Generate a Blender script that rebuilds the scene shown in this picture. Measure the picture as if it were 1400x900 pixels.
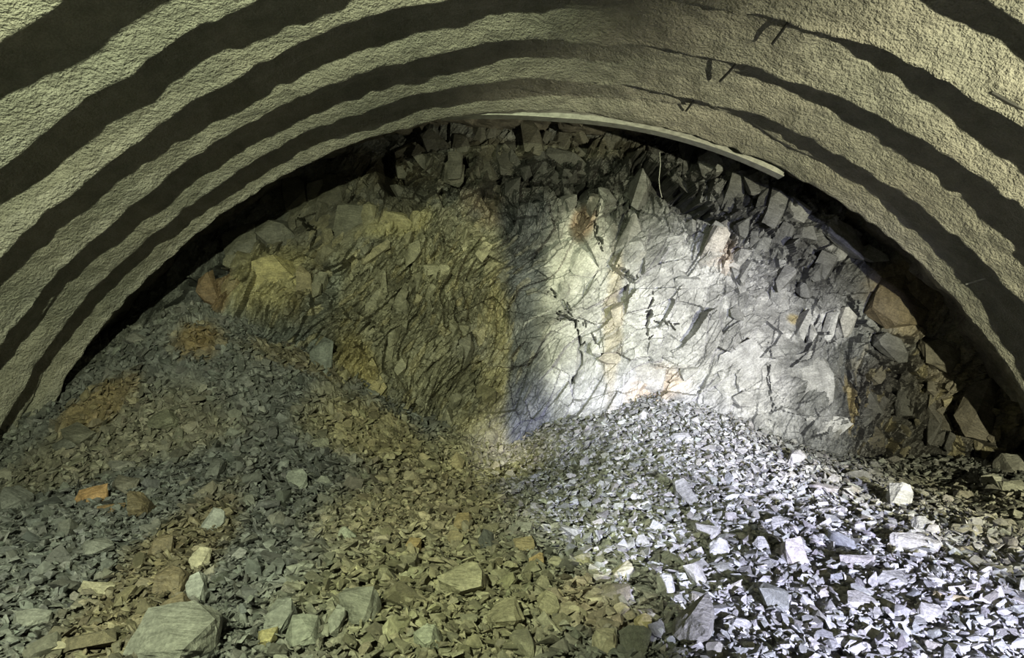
import bpy, bmesh, math, random
import numpy as np
from mathutils import Vector, Matrix, Euler

random.seed(7)
rng = np.random.default_rng(11)
for o in list(bpy.data.objects):
    bpy.data.objects.remove(o)
scn = bpy.context.scene
COL = scn.collection

# ------------------------------------------------------------------ camera
CZ = 1.65                       # eye height above the tunnel invert
cam_d = bpy.data.cameras.new('camera')
cam_d.sensor_fit = 'HORIZONTAL'; cam_d.sensor_width = 36.0; cam_d.lens = 1000.0 / 1400.0 * 36.0
cam_d.clip_start = 0.05; cam_d.clip_end = 200
cam = bpy.data.objects.new('camera', cam_d); COL.objects.link(cam)
cam.location = (0, 0, CZ); cam.rotation_euler = (math.pi / 2, 0, 0)
scn.camera = cam

# ------------------------------------------------------------------ world and lamps
w = bpy.data.worlds.new('tunnel_dark'); scn.world = w; w.use_nodes = True
bg = w.node_tree.nodes['Background']
bg.inputs[0].default_value = (0.85, 0.95, 0.75, 1); bg.inputs[1].default_value = 0.004

def spot(name, loc, target, watts, color, angle, blend, radius, sx=1.0, roll=0.0):
    d = bpy.data.lights.new(name, 'SPOT')
    d.energy = watts; d.color = color; d.spot_size = math.radians(angle); d.spot_blend = blend
    d.shadow_soft_size = radius
    o = bpy.data.objects.new(name, d); COL.objects.link(o)
    o.location = loc
    v = Vector(target) - Vector(loc)
    q = v.to_track_quat('-Z', 'Y')
    o.rotation_mode = 'QUATERNION'
    from mathutils import Quaternion
    o.rotation_quaternion = q @ Quaternion((0, 0, 1), math.radians(roll))
    o.scale = (sx, 1, 1)
    return o

# wall lamps hung at the haunches, and the work light of the machine behind the viewer
spot('haunch_lamp_west', (-1.42, 0.2, CZ + 1.52), (-5.6, 4.3, CZ - 0.2), 2000, (0.92, 1.0, 0.62), 148, 0.3, 0.04)
spot('haunch_lamp_east', (4.55, 0.0, CZ - 0.6), (5.5, 6.0, CZ + 1.2), 4000, (1.0, 0.97, 0.64), 86, 0.6, 0.04)
spot('flood_west', (-3.3, 0.0, CZ + 0.8), (-2.1, 8.5, CZ - 1.3), 1150, (0.94, 1.0, 0.74), 54, 0.9, 0.05)
# two work lights on the machine parked behind the viewer, one on the face, one on the muck
spot('machine_work_light', (3.2, -1.5, CZ - 0.3), (2.75, 9.0, CZ - 0.45), 4900, (0.76, 0.77, 1.0), 26, 0.8, 0.05)
spot('machine_work_light', (2.5, -1.5, CZ - 0.65), (1.58, 6.5, CZ - 2.12), 6800, (0.76, 0.77, 1.0), 25, 0.5, 0.05)

scn.view_settings.view_transform = 'Standard'
scn.view_settings.look = 'None'
scn.view_settings.gamma = 1.0
scn.view_settings.use_curve_mapping = False
scn.view_settings.exposure = 0.0

# ------------------------------------------------------------------ helpers
def P(px, py, d):
    return ((px - 700) * d / 1000.0, d, CZ + (450 - py) * d / 1000.0)

def hsh(ix, iy, iz, seed):
    h = (ix.astype(np.int64) * 374761393 + iy.astype(np.int64) * 668265263 + iz.astype(np.int64) * 2147483647 + seed * 1274126177) & 0xFFFFFFFF
    h = ((h ^ (h >> 13)) * 1274126177) & 0xFFFFFFFF
    h = ((h ^ (h >> 16)) * 2246822519) & 0xFFFFFFFF
    h = h ^ (h >> 15)
    return (h & 0xFFFFFF).astype(np.float32) / float(0xFFFFFF)

def vnoise(x, y, z, seed=0):
    x0 = np.floor(x); y0 = np.floor(y); z0 = np.floor(z)
    fx = x - x0; fy = y - y0; fz = z - z0
    fx = fx * fx * (3 - 2 * fx); fy = fy * fy * (3 - 2 * fy); fz = fz * fz * (3 - 2 * fz)
    r = 0
    for i in (0, 1):
        for j in (0, 1):
            for k in (0, 1):
                wgt = (fx if i else 1 - fx) * (fy if j else 1 - fy) * (fz if k else 1 - fz)
                r = r + wgt * hsh(x0 + i, y0 + j, z0 + k, seed)
    return r * 2 - 1

def fbm(x, y, z, oct=4, seed=0, gain=0.5):
    a = 1.0; s = 0; n = 0
    for o in range(oct):
        s = s + a * vnoise(x, y, z, seed + o * 17); n += a
        a *= gain; x = x * 2.03 + 3.1; y = y * 2.03 + 1.7; z = z * 2.03 + 5.3
    return s / n

def facets(u, v, seed, tilt=1.0):
    """broken-rock relief: Voronoi cells, each a tilted plane with its own height"""
    iu = np.floor(u); iv = np.floor(v); z0 = np.zeros_like(u)
    best = np.full(u.shape, 9e9, np.float32); second = best.copy()
    bu = z0.copy(); bv = z0.copy(); ci = z0.copy(); cj = z0.copy()
    for du in (-1, 0, 1):
        for dv in (-1, 0, 1):
            cu = iu + du; cv = iv + dv
            jx = cu + 0.5 + 0.46 * (hsh(cu, cv, z0, seed) * 2 - 1)
            jy = cv + 0.5 + 0.46 * (hsh(cu, cv, z0, seed + 1) * 2 - 1)
            d = (u - jx) ** 2 + (v - jy) ** 2
            m = d < best
            second = np.where(m, best, np.minimum(second, d))
            best = np.where(m, d, best)
            bu = np.where(m, u - jx, bu); bv = np.where(m, v - jy, bv)
            ci = np.where(m, cu, ci); cj = np.where(m, cv, cj)
    off = hsh(ci, cj, z0, seed + 2) * 2 - 1
    gx = (hsh(ci, cj, z0, seed + 3) * 2 - 1) * tilt
    gy = (hsh(ci, cj, z0, seed + 4) * 2 - 1) * tilt
    rnd = hsh(ci, cj, z0, seed + 5)
    return off * 0.6 + gx * bu + gy * bv, rnd, np.sqrt(second) - np.sqrt(best)

class TPS:
    def __init__(s, pts, vals, lam=1e-3):
        s.p = np.array(pts, float); n = len(s.p)
        K = s.ker(s.p, s.p) + lam * np.eye(n)
        Pm = np.hstack([np.ones((n, 1)), s.p])
        A = np.zeros((n + 3, n + 3)); A[:n, :n] = K; A[:n, n:] = Pm; A[n:, :n] = Pm.T
        s.c = np.linalg.solve(A, np.concatenate([np.array(vals, float), np.zeros(3)]))
    def ker(s, a, b):
        r2 = (a[:, None, 0] - b[None, :, 0]) ** 2 + (a[:, None, 1] - b[None, :, 1]) ** 2 + 1e-12
        return 0.5 * r2 * np.log(r2)
    def __call__(s, x, y):
        sh = np.shape(x); x = np.ravel(x); y = np.ravel(y)
        out = s.c[-3] + s.c[-2] * x + s.c[-1] * y
        for i in range(len(s.p)):
            r2 = (x - s.p[i, 0]) ** 2 + (y - s.p[i, 1]) ** 2 + 1e-12
            out = out + s.c[i] * 0.5 * r2 * np.log(r2)
        return out.reshape(sh)

def smooth(a, b, x):
    t = np.clip((x - a) / (b - a), 0, 1); return t * t * (3 - 2 * t)

def np_mesh(name, V, F, colors=None, shade_smooth=True):
    """V (n,3), F (m,k) -> mesh, optional per-vertex colour"""
    me = bpy.data.meshes.new(name)
    V = np.ascontiguousarray(V, np.float32); F = np.ascontiguousarray(F, np.int32)
    k = F.shape[1]
    me.vertices.add(len(V)); me.vertices.foreach_set('co', V.ravel())
    me.loops.add(F.size); me.loops.foreach_set('vertex_index', F.ravel())
    me.polygons.add(len(F)); me.polygons.foreach_set('loop_start', np.arange(0, F.size, k, dtype=np.int32))
    try:
        me.polygons.foreach_set('loop_total', np.full(len(F), k, np.int32))
    except Exception:
        pass
    me.update(calc_edges=True)
    me.polygons.foreach_set('use_smooth', np.full(len(F), bool(shade_smooth)))
    if colors is not None:
        ca = me.color_attributes.new('Col', 'FLOAT_COLOR', 'POINT')
        c4 = np.ones((len(V), 4), np.float32); c4[:, :3] = colors
        ca.data.foreach_set('color', c4.ravel())
    me.validate(verbose=False)
    return me

def grid_faces(nu, nv, keep=None):
    i, j = np.meshgrid(np.arange(nu - 1), np.arange(nv - 1), indexing='ij')
    a = i * nv + j
    F = np.stack([a, a + 1, a + nv + 1, a + nv], -1).reshape(-1, 4)
    return F

def link(name, me, mat, parent=None):
    o = bpy.data.objects.new(name, me); COL.objects.link(o)
    if mat and not me.materials: me.materials.append(mat)
    if parent: o.parent = parent
    return o

def tag(o, label=None, cat=None, group=None, kind=None):
    if label: o['label'] = label
    if cat: o['category'] = cat
    if group: o['group'] = group
    if kind: o['kind'] = kind
    return o

# ------------------------------------------------------------------ materials
def new_mat(name):
    m = bpy.data.materials.new(name); m.use_nodes = True
    nt = m.node_tree; b = nt.nodes['Principled BSDF']
    return m, nt, b

def nd(nt, typ, **kw):
    n = nt.nodes.new(typ)
    for k, v in kw.items(): setattr(n, k, v)
    return n

def noise(nt, scale, detail=5, rough=0.6, vec=None):
    n = nd(nt, 'ShaderNodeTexNoise'); n.inputs['Scale'].default_value = scale
    n.inputs['Detail'].default_value = detail; n.inputs['Roughness'].default_value = rough
    if vec: nt.links.new(vec, n.inputs['Vector'])
    return n

def ramp(nt, src, a, b, lo=0.3, hi=0.7):
    r = nd(nt, 'ShaderNodeMapRange'); nt.links.new(src, r.inputs['Value'])
    r.inputs['From Min'].default_value = lo; r.inputs['From Max'].default_value = hi
    r.inputs['To Min'].default_value = a; r.inputs['To Max'].default_value = b
    return r.outputs[0]

def rock_material(name, source, s=1.0, bump=0.5, rough=0.72):
    """source: 'attr' (colour attribute) or 'object' (object colour)"""
    m, nt, b = new_mat(name); L = nt.links
    tc = nd(nt, 'ShaderNodeTexCoord'); vec = tc.outputs['Object']
    if source == 'attr':
        c = nd(nt, 'ShaderNodeVertexColor'); c.layer_name = 'Col'; csrc = c.outputs['Color']
    else:
        c = nd(nt, 'ShaderNodeObjectInfo'); csrc = c.outputs['Color']
    n1 = noise(nt, 6 * s, 6, 0.65, vec); n2 = noise(nt, 38 * s, 4, 0.6, vec)
    mp = nd(nt, 'ShaderNodeMapping'); L.new(vec, mp.inputs['Vector'])
    mp.inputs['Rotation'].default_value = (0.5, 0.7, 0.4); mp.inputs['Scale'].default_value = (4 * s, 30 * s, 9 * s)
    n3 = noise(nt, 1.6, 4, 0.6, mp.outputs[0])
    v1 = ramp(nt, n1.outputs[0], 0.6, 1.4); v2 = ramp(nt, n2.outputs[0], 0.7, 1.3); v3 = ramp(nt, n3.outputs[0], 0.8, 1.2)
    m1 = nd(nt, 'ShaderNodeMath', operation='MULTIPLY'); L.new(v1, m1.inputs[0]); L.new(v2, m1.inputs[1])
    m2 = nd(nt, 'ShaderNodeMath', operation='MULTIPLY'); L.new(m1.outputs[0], m2.inputs[0]); L.new(v3, m2.inputs[1])
    mx = nd(nt, 'ShaderNodeVectorMath', operation='SCALE'); L.new(csrc, mx.inputs[0]); L.new(m2.outputs[0], mx.inputs['Scale'])
    L.new(mx.outputs[0], b.inputs['Base Color'])
    b.inputs['Roughness'].default_value = rough
    b.inputs['Specular IOR Level'].default_value = 0.45
    ad = nd(nt, 'ShaderNodeMath', operation='ADD'); L.new(n3.outputs[0], ad.inputs[0]); L.new(n2.outputs[0], ad.inputs[1])
    bp = nd(nt, 'ShaderNodeBump'); bp.inputs['Strength'].default_value = bump; bp.inputs['Distance'].default_value = 0.012 / s
    L.new(ad.outputs[0], bp.inputs['Height']); L.new(bp.outputs[0], b.inputs['Normal'])
    return m

M_face = rock_material('fractured_slate', 'attr', 1.0, 0.6, 0.62)
M_rubble = rock_material('slate_rubble', 'attr', 1.6, 0.5, 0.68)
M_stone = rock_material('loose_stone', 'object', 1.3, 0.9, 0.68)

def shotcrete_material():
    m, nt, b = new_mat('sprayed_concrete'); L = nt.links
    tc = nd(nt, 'ShaderNodeTexCoord'); vec = tc.outputs['Object']
    big = noise(nt, 0.9, 4, 0.55, vec); mid = noise(nt, 7, 5, 0.6, vec); fine = noise(nt, 30, 3, 0.55, vec); pit = noise(nt, 75, 2, 0.5, vec)
    c = nd(nt, 'ShaderNodeMix', data_type='RGBA'); L.new(ramp(nt, big.outputs[0], 0, 1, 0.35, 0.65), c.inputs['Factor'])
    c.inputs[6].default_value = (0.215, 0.212, 0.185, 1); c.inputs[7].default_value = (0.28, 0.265, 0.23, 1)
    v = ramp(nt, mid.outputs[0], 0.8, 1.15); v2 = ramp(nt, pit.outputs[0], 0.85, 1.12)
    mm = nd(nt, 'ShaderNodeMath', operation='MULTIPLY'); L.new(v, mm.inputs[0]); L.new(v2, mm.inputs[1])
    sc = nd(nt, 'ShaderNodeVectorMath', operation='SCALE'); L.new(c.outputs[2], sc.inputs[0]); L.new(mm.outputs[0], sc.inputs['Scale'])
    L.new(sc.outputs[0], b.inputs['Base Color']); b.inputs['Roughness'].default_value = 0.93
    b.inputs['Specular IOR Level'].default_value = 0.2
    h = nd(nt, 'ShaderNodeMath', operation='MULTIPLY_ADD'); L.new(fine.outputs[0], h.inputs[0]); h.inputs[1].default_value = 1.0
    hp = nd(nt, 'ShaderNodeMath', operation='MULTIPLY'); L.new(pit.outputs[0], hp.inputs[0]); hp.inputs[1].default_value = 0.4
    L.new(hp.outputs[0], h.inputs[2])
    bp = nd(nt, 'ShaderNodeBump'); bp.inputs['Strength'].default_value = 0.8; bp.inputs['Distance'].default_value = 0.055
    L.new(h.outputs[0], bp.inputs['Height']); L.new(bp.outputs[0], b.inputs['Normal'])
    return m
M_shot = shotcrete_material()

def metal_material(name, col, rough, metallic=1.0):
    m, nt, b = new_mat(name); L = nt.links
    tc = nd(nt, 'ShaderNodeTexCoord'); n = noise(nt, 14, 5, 0.65, tc.outputs['Object'])
    sc = nd(nt, 'ShaderNodeVectorMath', operation='SCALE'); sc.inputs[0].default_value = col
    L.new(ramp(nt, n.outputs[0], 0.6, 1.2), sc.inputs['Scale']); L.new(sc.outputs[0], b.inputs['Base Color'])
    b.inputs['Metallic'].default_value = metallic; b.inputs['Roughness'].default_value = rough
    return m
M_steel = metal_material('mill_steel', (0.30, 0.30, 0.28), 0.5, 0.6)
M_dark = metal_material('dark_rebar', (0.018, 0.017, 0.015), 0.7, 0.0)
M_wire = metal_material('pale_wire', (0.4, 0.4, 0.38), 0.5, 0.3)

# ------------------------------------------------------------------ tunnel vault: sprayed-concrete rings
AX, AZ, R0 = 0.16, CZ - 3.64, 6.0
# distance of each rib crest from the viewer's plane at the west side, crown, east side
WL = [9.10, 8.20, 7.50, 6.70, 5.85, 5.05, 4.15, 3.30]
WC = [8.90, 7.90, 6.90, 5.95, 5.05, 4.20, 3.40, 2.50]
WR = [8.70, 7.72, 6.75, 5.75, 4.90, 4.05, 3.15, 2.30]
for k in range(12):
    WL.append(WL[-1] - 0.88); WC.append(WC[-1] - 0.88); WR.append(WR[-1] - 0.88)
WL, WC, WR = map(np.array, (WL, WC, WR))

def ring_y(wv, phi):
    """y of ring coordinate wv (1 = crest of the ring nearest the face, growing towards the viewer)"""
    s = np.sin(phi)
    idx = np.arange(len(WL))
    l = np.interp(wv, idx, WL); c = np.interp(wv, idx, WC); r = np.interp(wv, idx, WR)
    f = smooth(0, 0.62, np.abs(s)) * 0.5 + 0.5 * np.clip(np.abs(s) / 0.62, 0, 1)
    return np.where(s < 0, c + (l - c) * f, c + (r - c) * f)

def vault_r(wv, phi, y):
    arc = phi * R0
    k = np.ceil(wv - 1e-6)                  # crest on the viewer side of this point ... t counts from it towards the face
    t = k - wv                              # 0 at crest k, 1 at crest k-1
    wob = 0.10 * fbm(arc * 0.9, k * 7.3, arc * 0, 3, 5)
    t0 = np.clip(0.17 + wob * 0.6, 0.08, 0.3)
    g = np.where(t < t0, 1 - smooth(0, 1, t / t0), np.clip((t - t0) / (1 - t0), 0, 1) ** 1.35)
    crownf = np.exp(-((np.degrees(phi) - 9.0) / 9.0) ** 2)
    A = (0.215 - 0.10 * crownf) * (1 + 0.6 * fbm(arc * 0.6, k * 3.7, arc * 0, 3, 21))
    r = R0 - A * (g - 1)
    t1 = 0.55 + 0.22 * fbm(arc * 0.6, k * 9.1, arc * 0, 3, 25)          # spray laps: small secondary edges on each ring
    lap = np.clip(fbm(arc * 0.45, k * 4.3, arc * 0 + 3, 2, 27) * 2.2 + 0.1, 0, 1)
    r = r + 0.06 * lap * smooth(0, 0.04, t - t1) * (1 - smooth(0, 1, (t - t1) / 0.32))
    r = r + 0.13 * fbm(arc * 0.75, y * 0.6, k * 1.7, 3, 31) * (0.35 + 0.65 * (1 - g)) + 0.028 * fbm(arc * 1.8, y * 2.2, arc * 0, 3, 41) + 0.020 * fbm(arc * 8.5, y * 8.5, arc * 0, 2, 51)
    return r

ceiling = bpy.data.objects.new('ceiling', None); COL.objects.link(ceiling)
tag(ceiling, 'scalloped arched tunnel vault of grey-beige sprayed concrete over steel ribs', 'tunnel vault', kind='structure')

def yjit(wv, phi):
    """the sprayed edges wander: each rib on its own, all continuous across the ring joints"""
    q = phi * 6
    return 0.05 * fbm(q * 0.8, q * 0 + 1.0, q * 0, 3, 61) + 0.065 * fbm(q * 1.6, wv * 2.2, q * 0, 3, 63) + 0.018 * fbm(q * 6, wv * 6, q * 0, 2, 65)
def vault_patch(name, w0, w1, nphi, nw, rfun, lim=82):
    ph = np.radians(np.linspace(-lim, lim, nphi)); ww = np.linspace(w0, w1, nw)
    PH, WW = np.meshgrid(ph, ww, indexing='ij')
    Y = ring_y(WW, PH)
    Y = Y + yjit(WW, PH)
    Rr = rfun(WW, PH, Y)
    V = np.stack([AX + Rr * np.sin(PH), Y, AZ + Rr * np.cos(PH)], -1).reshape(-1, 3)
    return V, grid_faces(nphi, nw)

cut = 0.80            # rings are split in the trough just beyond each crest
for k in range(1, 7):
    hi = k + cut; lo = k - 1 + cut
    V, F = vault_patch('shotcrete_ring', lo, hi, 760, 44, vault_r)
    link('shotcrete_ring', np_mesh('shotcrete_ring', V, F), M_shot, ceiling)
V, F = vault_patch('shotcrete_ring', 6 + cut, 18, 200, 110, vault_r)
link('shotcrete_ring', np_mesh('shotcrete_ring', V, F), M_shot, ceiling)

# unlined overbreak between the last ring and the face
def over_r(wv, ph, y):
    arc = ph * R0
    u = np.clip((0.80 - wv) / 1.2, 0, 1)
    base = vault_r(np.full_like(wv, 0.80), ph, y)
    f, _, _ = facets(arc * 1.6 + 0.2 * fbm(arc * 2, y * 2, arc * 0, 2, 3), y * 2.0, 77, 1.1)
    f2, _, _ = facets(arc * 5, y * 6, 78, 1.1)
    return base + smooth(0, 0.3, u) * 0.05 + u * 0.28 + smooth(0.35, 0.8, u) * (0.10 * f + 0.03 * f2)
ph = np.radians(np.linspace(-82, 82, 520)); ww = np.linspace(0.80, -2.4, 120)
PH, WW = np.meshgrid(ph, ww, indexing='ij')
Y = ring_y(np.maximum(WW, 0), PH) + np.maximum(-WW, 0) * 1.0 + yjit(WW, PH)
Rr = over_r(WW, PH, Y)
V = np.stack([AX + Rr * np.sin(PH), Y, AZ + Rr * np.cos(PH)], -1).reshape(-1, 3)
u = np.clip((0.80 - WW) / 1.2, 0, 1).ravel()
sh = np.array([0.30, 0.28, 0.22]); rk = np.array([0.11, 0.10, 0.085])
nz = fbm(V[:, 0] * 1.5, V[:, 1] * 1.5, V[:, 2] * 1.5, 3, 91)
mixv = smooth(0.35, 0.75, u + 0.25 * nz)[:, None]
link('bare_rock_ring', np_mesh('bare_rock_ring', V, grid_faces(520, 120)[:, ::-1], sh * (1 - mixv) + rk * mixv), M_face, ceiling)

# ------------------------------------------------------------------ muck pile surface
GP = [(-100,900,3.6),(300,900,3.6),(700,900,3.65),(1100,900,3.65),(1500,900,3.6),
      (0,750,5.2),(350,750,5.0),(700,750,5.2),(1050,750,5.2),(1400,750,5.2),(1600,750,5.2),(-200,750,5.2),
      (0,660,7.3),(200,670,6.5),(450,680,6.6),(700,690,6.6),(850,680,6.5),(950,650,6.8),(1100,670,6.7),(1250,680,6.9),(1400,680,7.1),(1500,680,7.1),
      (50,575,8.0),(150,490,8.7),(250,420,9.1),(200,600,7.6),(300,560,8.0),(350,470,8.8),(450,560,8.4),(450,500,9.0),
      (560,590,8.5),(650,615,8.6),(700,640,8.5),(760,600,8.6),(830,575,8.7),(900,560,8.75),(980,570,8.7),(1080,610,8.5),(1180,640,8.6),(1300,650,8.6),(1400,650,8.4)]
gp = np.array([P(*a) for a in GP])
extra = np.array([(-6, 2, 0.02), (0, 2, 0.0), (6, 2, 0.02), (-5.0, 10, 1.9), (-3, 10, 1.5), (-0.3, 10, 0.4), (2, 10, 1.0), (4.2, 10, 0.15), (6, 10, 0.1), (-5.9, 8.6, 1.1), (-6, 6.5, 0.25)])
gp = np.vstack([gp, extra])
ground0 = TPS(gp[:, :2], gp[:, 2], 2e-2)
def ground_lf(x, y):
    return ground0(x, y) + 0.07 * fbm(x * 0.9, y * 0.9, x * 0, 3, 201) + 0.03 * fbm(x * 3, y * 3, x * 0, 2, 211)

def ground_px(x, y, z):
    return 700 + x / y * 1000, 450 - (z - CZ) / y * 1000

def blend_zones(base, X, Yv, zones, nz, nstr=0.45):
    C = np.empty(X.shape + (3,), np.float32); C[:] = base
    for (cx, cy, rx, ry, ang, col, st) in zones:
        a = math.radians(ang); dx = X - cx; dy = Yv - cy
        u = (dx * math.cos(a) + dy * math.sin(a)) / rx; v = (-dx * math.sin(a) + dy * math.cos(a)) / ry
        q = np.sqrt(u * u + v * v) + nstr * nz
        wgt = (st * (1 - smooth(0.55, 1.25, q)))[..., None]
        C = C * (1 - wgt) + np.array(col, np.float32) * wgt
    return C

# stone colours over the pile, in metres on the plan (x, y)
def plan(px, py):
    d = 1600.0 / max(py - 450, 20) if py > 640 else 8.4
    return (px - 700) * d / 1000.0, d
FLOOR_Z = [
    (-3.2, 6.2, 3.4, 3.2, 0, (0.068, 0.071, 0.071), 1.0),      # slate grey west heap
    (-2.3, 4.9, 0.34, 1.9, 8, (0.085, 0.070, 0.042), 0.85),    # brown run of stones
    (-4.1, 7.6, 1.2, 0.6, 20, (0.12, 0.108, 0.075), 0.6),
    (-3.75, 8.75, 0.35, 0.25, 0, (0.13, 0.092, 0.042), 0.85), (-4.55, 8.1, 0.4, 0.3, 30, (0.12, 0.09, 0.045), 0.8), (-2.6, 8.9, 0.8, 0.2, 10, (0.11, 0.092, 0.055), 0.7),
    (-0.75, 6.6, 0.95, 1.8, 0, (0.16, 0.14, 0.088), 0.85),      # ochre middle
    (-0.35, 4.4, 0.85, 1.0, 0, (0.135, 0.124, 0.080), 0.85),
    (-1.5, 8.3, 0.8, 0.6, 0, (0.18, 0.155, 0.085), 0.7),
    (-0.3, 8.5, 0.75, 0.9, 0, (0.26, 0.235, 0.15), 0.85),
    (0.55, 4.3, 0.32, 0.45, 0, (0.23, 0.18, 0.12), 0.8),
    (2.2, 6.2, 2.0, 3.6, 0, (0.275, 0.275, 0.275), 0.95),       # pale grey slate under the work light
    (4.4, 6.3, 1.3, 2.5, 0, (0.16, 0.155, 0.125), 0.85),
]
def floor_col(x, y):
    nz = fbm(x * 1.3, y * 1.3, x * 0, 4, 301)
    return blend_zones((0.10, 0.102, 0.095), x, y, FLOOR_Z, nz)

nx, ny = 600, 380
gx = np.linspace(-6.3, 6.3, nx); gy = np.linspace(2.3, 9.9, ny)
X, Yg = np.meshgrid(gx, gy, indexing='ij')
Z = ground_lf(X, Yg)
wx = X + 0.05 * fbm(X * 5, Yg * 5, X * 0, 2, 221); wy = Yg + 0.05 * fbm(X * 5, Yg * 5, X * 0 + 9, 2, 223)
f1, r1, _ = facets(wx * 7, wy * 7, 231, 1.3); f2, r2, _ = facets(wx * 16, wy * 16, 241, 1.3)
heapw = smooth(7.3, 8.2, Yg) * smooth(-0.6, -1.4, X)                    # half-detached rock in the western heap
ca, sa = math.cos(0.6), math.sin(0.6)
f3, r3, _ = facets((wx * ca + wy * sa) * 2.4, (-wx * sa + wy * ca) * 4.6, 251, 1.2); f4, r4, _ = facets((wx * ca + wy * sa) * 6, (-wx * sa + wy * ca) * 13, 257, 1.2)
Zf = Z - 0.025 + 0.035 * f1 + 0.016 * f2 + heapw * 0.05 * f3
Cc = floor_col(X, Yg) * (0.75 + 0.5 * r1 * r2 + 0.25 * r2)[..., None]
V = np.stack([X, Yg, Zf], -1).reshape(-1, 3)
floor = link('floor', np_mesh('floor', V, grid_faces(nx, ny)[:, ::-1], Cc.reshape(-1, 3), False), M_rubble)
tag(floor, 'heaped bed of broken slate muck covering the tunnel floor', 'floor', kind='structure')
# invert behind the viewer
X, Yb = np.meshgrid(np.linspace(-6.3, 6.3, 60), np.linspace(-8, 2.3, 60), indexing='ij')
Zb = 0.02 + 0.05 * fbm(X, Yb, X * 0, 3, 251)
Zb[:, -1] = ground_lf(X[:, -1], Yb[:, -1]) - 0.03
V = np.stack([X, Yb, Zb], -1).reshape(-1, 3)
inv = link('floor_invert', np_mesh('floor_invert', V, grid_faces(60, 60)[:, ::-1], floor_col(X, Yb).reshape(-1, 3), False), M_rubble, floor)

# ------------------------------------------------------------------ rock face
FD = 9.2
FP = [(700,190,10.1),(450,200,10.2),(950,180,9.9),(560,240,10.0),(420,270,10.1),(330,330,9.9),(390,315,9.95),(350,390,9.25),(560,450,9.3),(640,300,9.35),(715,450,9.5),(715,300,9.6),(790,380,9.2),(870,330,9.35),
      (960,450,9.05),(1100,520,8.9),(1160,560,8.9),(1185,520,9.45),(1250,560,9.5),(1235,410,9.2),(1330,560,9.1),(1370,620,8.9),(700,600,9.0),(900,560,9.0),(1000,250,9.4),(1120,300,9.2),(1150,360,9.5),
      (200,430,9.5),(100,560,9.2),(450,560,9.1),(560,600,9.0),(300,500,9.3),(1200,650,9.3),(1300,660,9.2)]
fp = np.array([P(*a) for a in FP])
face0 = TPS(fp[:, [0, 2]], fp[:, 1], 3e-2)

nx, nz_ = 1000, 440
xs = np.linspace(-5.9, 6.2, nx); zs = np.linspace(-0.6, 4.75, nz_)
X, Zz = np.meshgrid(xs, zs, indexing='ij')
U = 700 + X / FD * 1000; Vp = 450 - (Zz - CZ) / FD * 1000      # plan units of the face survey: 1000 per 9.2 m

def ell(cx, cy, rx, ry, soft=0.35):
    q = np.sqrt(((U - cx) / rx) ** 2 + ((Vp - cy) / ry) ** 2)
    return 1 - smooth(1 - soft, 1 + soft, q)

pale = np.clip(ell(930, 450, 210, 130) + ell(800, 420, 70, 150), 0, 1)     # massive smooth slabs
shotp = np.clip(ell(440, 270, 110, 60) + ell(730, 180, 150, 22) + ell(1235, 405, 50, 52), 0, 1)  # sprayed / polished patches
blocky = np.clip(ell(740, 230, 260, 65) + ell(1070, 280, 130, 110), 0, 1)
foli = np.clip(ell(540, 440, 190, 180) + ell(1270, 570, 120, 110), 0, 1)
wxn = 0.13 * fbm(X * 1.4, Zz * 1.4, X * 0, 1, 401); wzn = 0.13 * fbm(X * 1.4, Zz * 1.4, X * 0 + 7, 1, 402)
xw = X + wxn; zw = Zz + wzn
def rot(a):
    a = math.radians(a); return xw * math.cos(a) + zw * math.sin(a), -xw * math.sin(a) + zw * math.cos(a)
D = face0(X, Zz) + 0.10 * fbm(X * 0.8, Zz * 0.8, X * 0, 3, 411)
a1, b1 = rot(55)
f, r_, e_ = facets(a1 * 1.1, b1 * 2.1, 421, 1.0);      D -= 0.17 * f * (1 - 0.7 * shotp) * (1 - 0.35 * pale)
big_r = r_
a2, b2 = rot(64)
f, r2_, e2 = facets(a2 * 2.6, b2 * 5.5, 431, 1.1);     D -= 0.085 * f * (1 - 0.75 * shotp) * (1 - 0.7 * pale)
f, r3_, e3 = facets(xw * 4.2 + 3, zw * 3.8, 441, 1.3); D -= 0.19 * f * blocky
f, r3b, e3 = facets(xw * 10 + 3, zw * 9, 443, 1.3);    D -= 0.075 * f * blocky
a3, b3 = rot(58)
f, r4_, e4 = facets(a3 * 6, b3 * 17, 451, 1.2);        D -= 0.058 * f * (0.35 + 0.8 * foli) * (1 - 0.85 * shotp) * (1 - 0.88 * pale)
f, r5_, e5 = facets(a3 * 15, b3 * 34, 461, 1.2);       D -= 0.028 * f * (0.5 + 0.6 * foli) * (1 - 0.9 * shotp) * (1 - 0.75 * pale)
a4, b4 = rot(38)
f, r6_, e6 = facets(a4 * 1.7, b4 * 3.4, 471, 0.9);     D -= 0.15 * f * pale
f, r7_, e7 = facets(a4 * 5, b4 * 14, 481, 1.0);        D -= 0.022 * f * pale
D += 0.02 * fbm(X * 6, Zz * 6, X * 0, 3, 491)
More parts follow.
